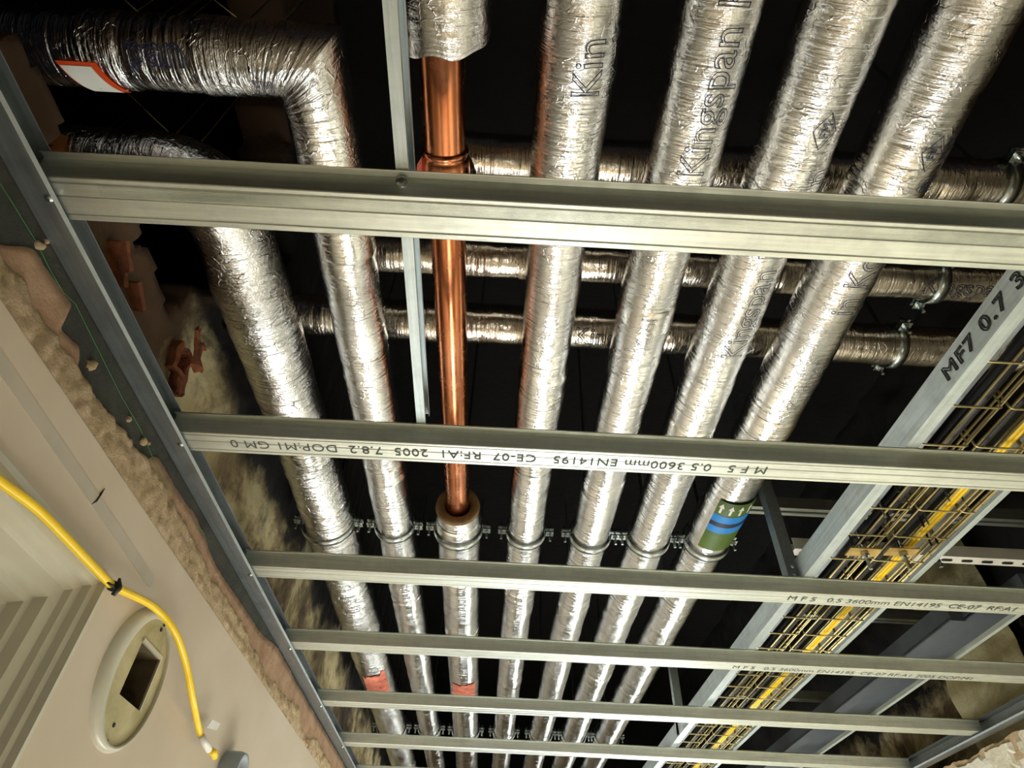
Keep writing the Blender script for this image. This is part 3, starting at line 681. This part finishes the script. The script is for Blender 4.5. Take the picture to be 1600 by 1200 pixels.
# primary channels above the battens
ZB = HG+.0275
def primary(xa, ya, xb, yb, label, hgt=.045, wd=.015):
    t_ = thing('primary_channel', (xa, ya, ZB), label, 'channel', 'primary channels above the battens')
    pts = [(xa+wd, ZB+hgt), (xa, ZB+hgt), (xa, ZB), (xa+wd, ZB)] if False else [(wd, hgt-.001), (0, hgt), (0, 0), (wd, 0)]
    pts = [(wd, hgt-.006), (wd, hgt), (0, hgt), (0, 0), (wd, 0), (wd, .006)]
    gm = extrude(sheet(pts, .001), 'Y', 0, 1, True, 30)
    V = [(xa+(xb-xa)*q[1]+q[0], ya+(yb-ya)*q[1], ZB+q[2]) for q in gm[0]]
    mk('channel', (V, gm[1]), 'zincY', t_); return t_
c1 = PZ(1416, 697, ZB); c2 = PZ(1440, 697, ZB)
p1 = primary(c1[0], -.4, c1[0], 5.2, 'galvanised primary channel right of the pipes, hand-marked MF7 0.7 3600', .045, .020)
pL = primary(PZ(611, 5, ZB)[0], -.4, PZ(652, 655, ZB)[0]-.002, .745, 'short pale galvanised primary channel left of the copper pipe, ending above a batten', .045, .013)
e = PZ(1474, 868, ZB)
p2 = primary(e[0]-.013, -.2, e[0]-.013, 5.2, 'thin galvanised primary channel along the right side of the cable basket', .007, .012)
e = PZ(1598, 962, ZB)
p3 = primary(e[0]-.013, .6, e[0]-.013, 4.5, 'galvanised primary channel farthest right, beside the grey trunking', .010, .010)
# marker text on the first primary channel (left side face)
gg = text_geo('MF7 0.7 3600', .030, .0009, spacing=1.15, sx=1.25)
yt = PZ(1470, 590, ZB+.02)[1]
mk('printed_text', place(gg, (c1[0]-.0008, yt, ZB+.033-.021), (0, -1, 0), (0, 0, 1), (-1, 0, 0)), 'black_ink', p1)
# vertical hangers
for (x, y, ztop, lab_, m_) in ((c1[0]-.02, 1.140, 2.0, 'dark steel angle hanger standing on the primary channel near the third batten', 'zinc_dull'), (c1[0]+.0, 2.17, 2.0, 'pale steel angle hanger farther along the primary channel', 'zincY')):
    h = thing('hanger_strap', (x, y, ZB), lab_, 'hanger', 'angle hangers')
    mk('strap', extrude(sheet([(x+.0, y+.025), (x, y), (x+.025, y)], .0012), 'Z', ZB+.004, ztop), m_, h)
    for q in (.012, .03): screw((x+.012, y-.002, ZB+q), h, (0, -1, 0), .004)
# strut channels
def strut(xa, xb, y, z, label, mat='zinc', slots=False, hgt=.030, wd=.032):
    t_ = thing('strut_channel', (xa, y, z), label, 'strut', 'strut channels across the void')
    pts = [(y+.010, z+.006), (y+.010, z), (y, z), (y, z+hgt), (y+wd, z+hgt), (y+wd, z), (y+wd-.010, z), (y+wd-.010, z+.006)]
    if slots: pts = [(y, z+hgt), (y, z), (y+wd, z), (y+wd, z+hgt)]
    mk('channel', extrude(sheet(pts, .0018), 'X', xa, xb), mat, t_)
    if slots:
        n = int((xb-xa)/.05)
        for k in range(n):
            xs = xa+.02+k*.05; mk('slot', capsule_x(xs, xs+.018, y+wd/2, .0045, z-.0022), 'rubber', t_)
    return t_
def capsule_x(xa, xb, y, r, z):
    V = []
    for k in range(9): a = -PI/2+PI*k/8; V.append((xb+r*math.cos(a), y+r*math.sin(a), z))
    for k in range(9): a = PI/2+PI*k/8; V.append((xa+r*math.cos(a), y+r*math.sin(a), z))
    n = len(V); V += [(q[0], q[1], z+.0008) for q in V]
    return V, [tuple(range(n)), tuple(range(n, 2*n))[::-1]]+[(k, (k+1) % n, n+(k+1) % n, n+k) for k in range(n)]
strut(.60, 1.58, 1.352, .925, 'slim galvanised strut crossing behind the rightmost pipe')
st2 = strut(PZ(1300, 868, .80)[0]-.1, 1.58, 1.340, .80, 'slotted pale strut carrying the cable baskets', 'white', True)
strut(.95, 1.58, 1.90, .90, 'galvanised strut beyond the third batten at the right')
strut(1.0, 1.58, 2.70, .915, 'galvanised strut beyond the fourth batten at the right')

# ------------------------------------------------------------------ cable baskets
ZT = .715
def basket(xa, xb, ya, yb, n_long, label, wall=.045):
    t_ = thing('wire_basket', (xa, ya, ZT), label, 'cable tray', 'yellow wire cable baskets'); r = .0022
    for k in range(n_long):
        x = xa+(xb-xa)*k/(n_long-1); mk('long_wire', tube([(x, ya, ZT+.004), (x, yb, ZT+.004)], r, 6), 'gold', t_, True)
    for x, zz in ((xa-.004, ZT+.022), (xa-.004, ZT+wall), (xb+.004, ZT+.022), (xb+.004, ZT+wall)): mk('long_wire', tube([(x, ya, zz), (x, yb, zz)], r, 6), 'gold', t_, True)
    U = fillet([(xa-.004, 0, ZT+wall), (xa-.004, 0, ZT), (xb+.004, 0, ZT), (xb+.004, 0, ZT+wall)], .010, 4)
    first = None; y = .04
    yy = math.ceil((ya-.03)/.1)*.1+.03
    while yy < yb:
        if first is None:
            first = mk('cross_wire', tube(U, r, 6), 'gold', t_, True); base = first
            first.location = (0, yy, 0)
        else:
            o = base.copy(); C.objects.link(o); o.parent = t_; o.location = (0, yy, 0)
        yy += .1
    return t_
xs_ = [PZ(1357, 797, ZT)[0], PZ(1421, 798, ZT)[0], PZ(1438, 797, ZT)[0], PZ(1500, 797, ZT)[0], PZ(1508, 798, ZT)[0], PZ(1543, 800, ZT)[0]]
b1 = basket(xs_[0], xs_[1], .2, 4.6, 3, 'yellow zinc wire basket nearest the pipes, holding little')
b2 = basket(xs_[2], xs_[3], .2, 4.6, 3, 'middle yellow zinc wire basket, holding the yellow cables')
b3 = basket(xs_[4], xs_[5], .2, 4.6, 3, 'narrow yellow zinc wire basket farthest from the pipes, below the perforated tray', .03)
def run(xf, zf, ya, yb, n=60): return [(xf(ya+(yb-ya)*i/n), ya+(yb-ya)*i/n, zf(ya+(yb-ya)*i/n)) for i in range(n+1)]
def cable(name, x, z, r, ya, yb, mat, label, seed, wob=.006, group='cables lying in the baskets'):
    o = mk(name, tube(run(lambda y: x+wob*n3(y*2.2, seed, 0), lambda y: z+.003*abs(n3(y*2, seed, 4)), ya, yb), r, 12), mat, None, True)
    return tag(o, label, 'cable', group)
cable('armoured_cable', xs_[2]-.004, ZT+.062, .0135, .25, 4.5, 'rubber', 'thick black cable running above the gap between the wire baskets', 3, .003)
cable('power_cable', xs_[2]+.022, ZT+.018, .007, .2, 4.5, 'rubber', 'thin black cable at the left side of the middle basket', 5, .001)
yk = xs_[3]-.020
cable('power_cable', yk, ZT+.014, .0046, .2, 4.5, 'yellow', 'bright yellow cable in the middle basket, left strand of the pair', 8, .003)
cable('power_cable', yk+.010, ZT+.014, .0042, .2, 4.5, 'yellow', 'bright yellow cable in the middle basket, right strand of the pair', 8, .003)
cable('power_cable', xs_[1]-.02, ZT+.02, .008, .2, 4.5, 'rubber', 'thin black cable at the right side of the basket nearest the pipes', 9, .003)
cable('power_cable', xs_[0]+.02, ZT+.02, .006, .2, 4.5, 'grey_plastic', 'thin grey cable in the basket nearest the pipes', 9, .003)
# perforated tray beside the basket
xt0 = xs_[4]-.006; pt = thing('perforated_tray', (xt0, .2, ZT+.05), 'perforated galvanised tray above the narrow yellow basket', 'cable tray')
mk('tray_floor', extrude(sheet([(xt0, ZT+.065), (xt0, ZT+.042), (xt0+.05, ZT+.042), (xt0+.05, ZT+.065)], .0012), 'Y', .2, 4.5), 'zinc_dull', pt)
V, Fc = [], []
hm = None
for k in range(80):
    y = .25+k*.05; x = xt0+.014
    if hm is None: hm = mk('hole', tube([(x, y, ZT+.0402), (x, y, ZT+.0425)], .0065, 8), 'rubber', pt); hx, hy = x, y
    else:
        o = hm.copy(); C.objects.link(o); o.parent = pt; o.location = (x-hx, y-hy, 0)
# brackets with bolts
for i, (px, py) in enumerate(((1350, 862), (1410, 862))):
    c = PZ(px, py, ZT-.004); b_ = thing('basket_bracket', tuple(c), ['yellow clamp plate with a bolt under the left-hand basket', 'yellow clamp plate with a bolt under the right-hand basket'][i], 'bracket', 'yellow basket brackets')
    mk('plate', box(c[0]-.035, c[0]+.03, c[1]-.016, c[1]+.016, ZT-.006, ZT-.003), 'brass', b_)
    mk('bolt', join(tube([(c[0], c[1], ZT-.045), (c[0], c[1], .80)], .004, 8), tube([(c[0], c[1], ZT-.016), (c[0], c[1], ZT-.007)], .009, 6)), 'clip', b_)
c = PZ(1462, 868, .78); b_ = thing('channel_bolt', tuple(c), 'zinc bolt and washer beside the thin channel, at the slotted strut end', 'bolt')
mk('shank', tube([(c[0], c[1], c[2]-.03), (c[0], c[1], .80)], .005, 8), 'clip', b_); mk('nut', tube([(c[0], c[1], c[2]), (c[0], c[1], c[2]+.008)], .011, 6), 'clip', b_)
# dark ties between long wires
k = 0
for px, py in ((1380, 800), (1387, 805), (1440, 815), (1448, 812), (1452, 845), (1462, 842), (1510, 790), (1330, 845), (1400, 760), (1480, 775)):
    c = PZ(px, py, ZT); o = mk('cable_tie', tube([(c[0], c[1], ZT-.012), (c[0]+.001, c[1], ZT+.03)], .0022, 6), 'clip' if k % 3 == 0 else 'rubber', None)
    tag(o, ('small zinc tie' if k % 3 == 0 else 'small black tie')+' hanging among the wires of the cable baskets', 'cable tie', 'ties on the wire baskets'); k += 1

# grey trunking at the right
for i, (xq, wq, lab_) in enumerate(((1.188, .035, 'leftmost grey trunking length of three at far right'), (1.245, .055, 'middle grey trunking length of three at far right'), (1.325, .045, 'rightmost grey trunking length of three beside the stained wall'))):
    t_ = thing('cable_trunking', (xq, 1.2, .74), lab_, 'trunking', 'grey trunking lengths')
    mk('body', box(xq, xq+wq, 1.55-.06*i, 3.6, .74+.012*i, .79+.012*i), 'duct', t_)
    mk('lid', box(xq-.003, xq+wq+.003, 1.55-.06*i, 3.6, .737+.012*i, .741+.012*i), 'duct', t_)
c = PZ(1505, 953, 1.0); o = mk('cable_gland', join(tube([(c[0]-.06, c[1], 1.0), (c[0]+.06, c[1], 1.0)], .02, 12), tube([(c[0]-.02, c[1], 1.0), (c[0]+.01, c[1], 1.0)], .028, 12)), 'yellow', None, True)
tag(o, 'small dull yellow fitting in the dark, below the printed batten at right', 'fitting')

# ------------------------------------------------------------------ hanging wires at the top left
k = 0
for px, py in ((222, 8), (270, 8), (292, 10), (300, 8), (315, 10), (405, 12), (455, 15), (461, 15), (290, 190), (322, 200), (330, 200), (70, 190), (95, 185), (205, 180), (185, 185)):
    z = 1.25+.05*((k*7) % 5); c = PZ(px, py, z); br = k in (8, 9, 10, 6, 7, 5, 1, 2)
    o = mk('hanging_wire', tube([(c[0]+.004, c[1], z-.28), (c[0], c[1]+.003, z), (c[0]-.006, c[1], 2.0)], .0015 if br else .0009, 6), 'clip' if k % 2 else 'gold', None, True)
    tag(o, ('thin wire hanging above the mitred pipe, %s from the left' if py < 50 else 'thin wire hanging below the mitred pipe run, %s from the left') % {222: 'first', 270: 'second', 292: 'third', 300: 'fourth', 315: 'fifth', 405: 'sixth', 455: 'seventh', 461: 'last', 290: 'sixth', 322: 'seventh and bright', 330: 'last and bright', 70: 'first', 95: 'second', 205: 'fifth', 185: 'third'}[px], 'wire', 'thin wires hanging behind the mitred pipe'); k += 1
for (a, b) in (((195, 0), (215, 18)), ((335, 0), (358, 18)), ((215, 160), (262, 205))):
    z = 1.4; p0 = PZ(*a, z); p1_ = PZ(*b, z); d = p1_-p0
    o = mk('stay_wire', tube([p0-d*3, p1_+d*1.5], .0012, 6), 'gold', None, True); tag(o, {195: 'thin slanting stay wire at the top edge, left of the hanging wires', 335: 'thin slanting stay wire at the top edge, above the mitred pipe', 215: 'thin slanting stay wire between the two pipe runs entering the wall'}[a[0]], 'wire', 'slanting stay wires')

# ------------------------------------------------------------------ oval plate on the wall
pl_ = thing('oval_wall_plate', (WL, RC[0], RC[1]), 'oval raised wall plate with an empty square socket opening', 'wall plate')
def oval_ring(rows, seg=64):
    V = []
    for ay, az, x, dy in rows:
        for k in range(seg): a = 2*PI*k/seg; V.append((x, RC[0]+dy+ay*math.cos(a), RC[1]+az*math.sin(a)))
    return V, [(i*seg+k, i*seg+(k+1) % seg, (i+1)*seg+(k+1) % seg, (i+1)*seg+k) for i in range(len(rows)-1) for k in range(seg)]
mk('raised_ring', oval_ring([(.089, .092, WL-.001, 0), (.086, .091, WL+.003, 0), (.080, .089, WL+.007, 0), (.074, .086, WL+.009, .003), (.068, .083, WL+.008, .007), (.065, .0815, WL+.005, .010), (.064, .081, WL-.001, .011)]), 'trim_paint', pl_, True)
def plate_with_hole():
    seg = 64; hy0, hy1, hz0, hz1 = .902, .969, .270, .339; x = WL+.0035; V = []
    for k in range(seg):
        a = 2*PI*k/seg; cy_, cz_ = (hy0+hy1)/2, (hz0+hz1)/2; V.append((x, RC[0]+.011+.064*math.cos(a), RC[1]+.082*math.sin(a)))
    for k in range(seg):
        a = 2*PI*k/seg; c_, s_ = math.cos(a), math.sin(a); m = max(abs(c_), abs(s_)); V.append((x, cy_+(hy1-hy0)/2*c_/m, cz_+(hz1-hz0)/2*s_/m))
    V += [(WL-.05, q[1], q[2]) for q in V[seg:2*seg]]
    return V, [(i*seg+k, i*seg+(k+1) % seg, (i+1)*seg+(k+1) % seg, (i+1)*seg+k) for i in range(2) for k in range(seg)]
mk('face_plate', plate_with_hole(), 'plate', pl_)
mk('back_box', (lambda a, b, c, d, x0, x1: ([(x, y, z) for x in (x0, x1) for y, z in ((a, c), (b, c), (b, d), (a, d))], [(0, 1, 2, 3), (0, 1, 5, 4), (1, 2, 6, 5), (2, 3, 7, 6), (3, 0, 4, 7)]))(.9025, .9685, .2705, .3385, WL-.055, WL+.002), 'box_dark', pl_)
mk('terminal', join(box(WL-.053, WL-.03, .915, .922, .30, .325), box(WL-.053, WL-.025, .935, .955, .28, .30)), 'box_dark', pl_)
mk('opening_lip', join(box(WL+.003, WL+.006, .900, .971, .339, .344), box(WL+.003, WL+.005, .969, .972, .270, .340)), 'trim_paint', pl_)
for px, py in ((257, 976), (252, 984), (178, 1133), (167, 1159)):
    c = PX(px, py, WL+.004); mk('screw_hole', tube([(WL+.003, c[1], c[2]), (WL+.0046, c[1], c[2])], .0028, 10), 'black_ink', pl_)
# ------------------------------------------------------------------ yellow cable on the wall
pts = [(-40, 720), (0, 752), (60, 797), (120, 858), (165, 905), (182, 918), (240, 948), (272, 985), (290, 1035), (301, 1090), (309, 1130), (314, 1150)]
P3 = [Vector(PX(px, py, WL+.016+(.012 if i in (7, 8, 9) else 0))) for i, (px, py) in enumerate(pts)]
def catmull(P, n=8):
    out = []; Q = [P[0]*2-P[1]]+P+[P[-1]*2-P[-2]]
    for i in range(1, len(Q)-2):
        for k in range(n):
            t_ = k/n; a, b, c, d = Q[i-1], Q[i], Q[i+1], Q[i+2]
            out.append(.5*((2*b)+(c-a)*t_+(2*a-5*b+4*c-d)*t_*t_+(3*b-a-3*c+d)*t_**3))
    return out+[Q[-2]]
yc = thing('site_cable', tuple(P3[2]), 'bright yellow cable curving down the painted wall beside the oval plate', 'cable')
mk('sheath', tube(catmull(P3), .0050, 16), 'yellow', yc, True)
q0 = Vector(PX(314, 1150, WL+.018)); q1 = Vector(PX(327, 1172, WL+.022)); q2 = Vector(PX(336, 1183, WL+.026))
mk('white_sleeve', tube([q0, q1], .0054, 14), 'white_plastic', yc, True); mk('end_sheath', tube([q1, (q1+q2)/2+Vector((.002, 0, .002)), q2], [.0058, .0058, .005], 14), 'yellow', yc, True)
a = [Vector(PX(px, py, WL+.019)) for px, py in ((322, 1137), (331, 1124), (344, 1131), (338, 1141))]
mk('paper_tag', ([tuple(p) for p in a]+[tuple(p+Vector((.0008, 0, 0))) for p in a], [(0, 1, 2, 3), (4, 5, 6, 7), (0, 1, 5, 4), (1, 2, 6, 5), (2, 3, 7, 6), (3, 0, 4, 7)]), 'white_plastic', yc)
c = Vector(PX(177, 916, WL+.018)); ct = thing('cable_tie', tuple(c), 'black tie knotted around the yellow cable at the panel corner', 'cable tie')
d = (P3[6]-P3[4]).normalized(); bb = d.cross(Vector((1, 0, 0))).normalized()
mk('band', tube([c-d*.0035, c+d*.0035], .0064, 14), 'rubber', ct, True); mk('band', tube([c+d*.007, c+d*.010], .0060, 14), 'rubber', ct, True)
mk('knot', tube([c-bb*.010+Vector((.004, 0, 0)), c+Vector((.007, 0, 0)), c+bb*.011+Vector((.004, 0, 0))], [.0015, .0042, .003], 8), 'rubber', ct, True)
mk('tail', tube([c+Vector((.004, 0, 0)), c-d*.010+bb*.002+Vector((.004, 0, 0)), c-d*.019-bb*.001], [.002, .0018, .001], 8), 'rubber', ct, True)
# round fitting at the end of the cable
c = Vector(PX(352, 1196, WL)); jf = thing('round_fitting', tuple(c), 'grey round fitting on the wall at the end of the yellow cable', 'fitting')
def disc_lathe(rows, seg=36):
    V = []
    for x, r in rows:
        for k in range(seg): a = 2*PI*k/seg; V.append((WL+x, c[1]+r*math.cos(a), c[2]-.012+r*math.sin(a)))
    return V, [(i*seg+k, i*seg+(k+1) % seg, (i+1)*seg+(k+1) % seg, (i+1)*seg+k) for i in range(len(rows)-1) for k in range(seg)]
mk('body', disc_lathe([(-.001, .036), (.025, .036), (.035, .033), (.035, .026), (.012, .025), (.012, .001)]), 'grey_plastic', jf, True)
# green laser line on the dark strip: projected laser light modelled as a cord
pts = [(-30, 240), (20, 318), (55, 375), (80, 425), (100, 458), (118, 475), (160, 560), (190, 620), (218, 668), (250, 740), (285, 795), (320, 835)]
P4 = [Vector(PX(px, py, -.507+.002*(i % 2))) for i, (px, py) in enumerate(pts)]
o = mk('laser_line', tube(P4, .0004, 6), 'laser', None, True); tag(o, 'thin green laser line along the dark strip above the plaster, light modelled as a cord', 'laser')
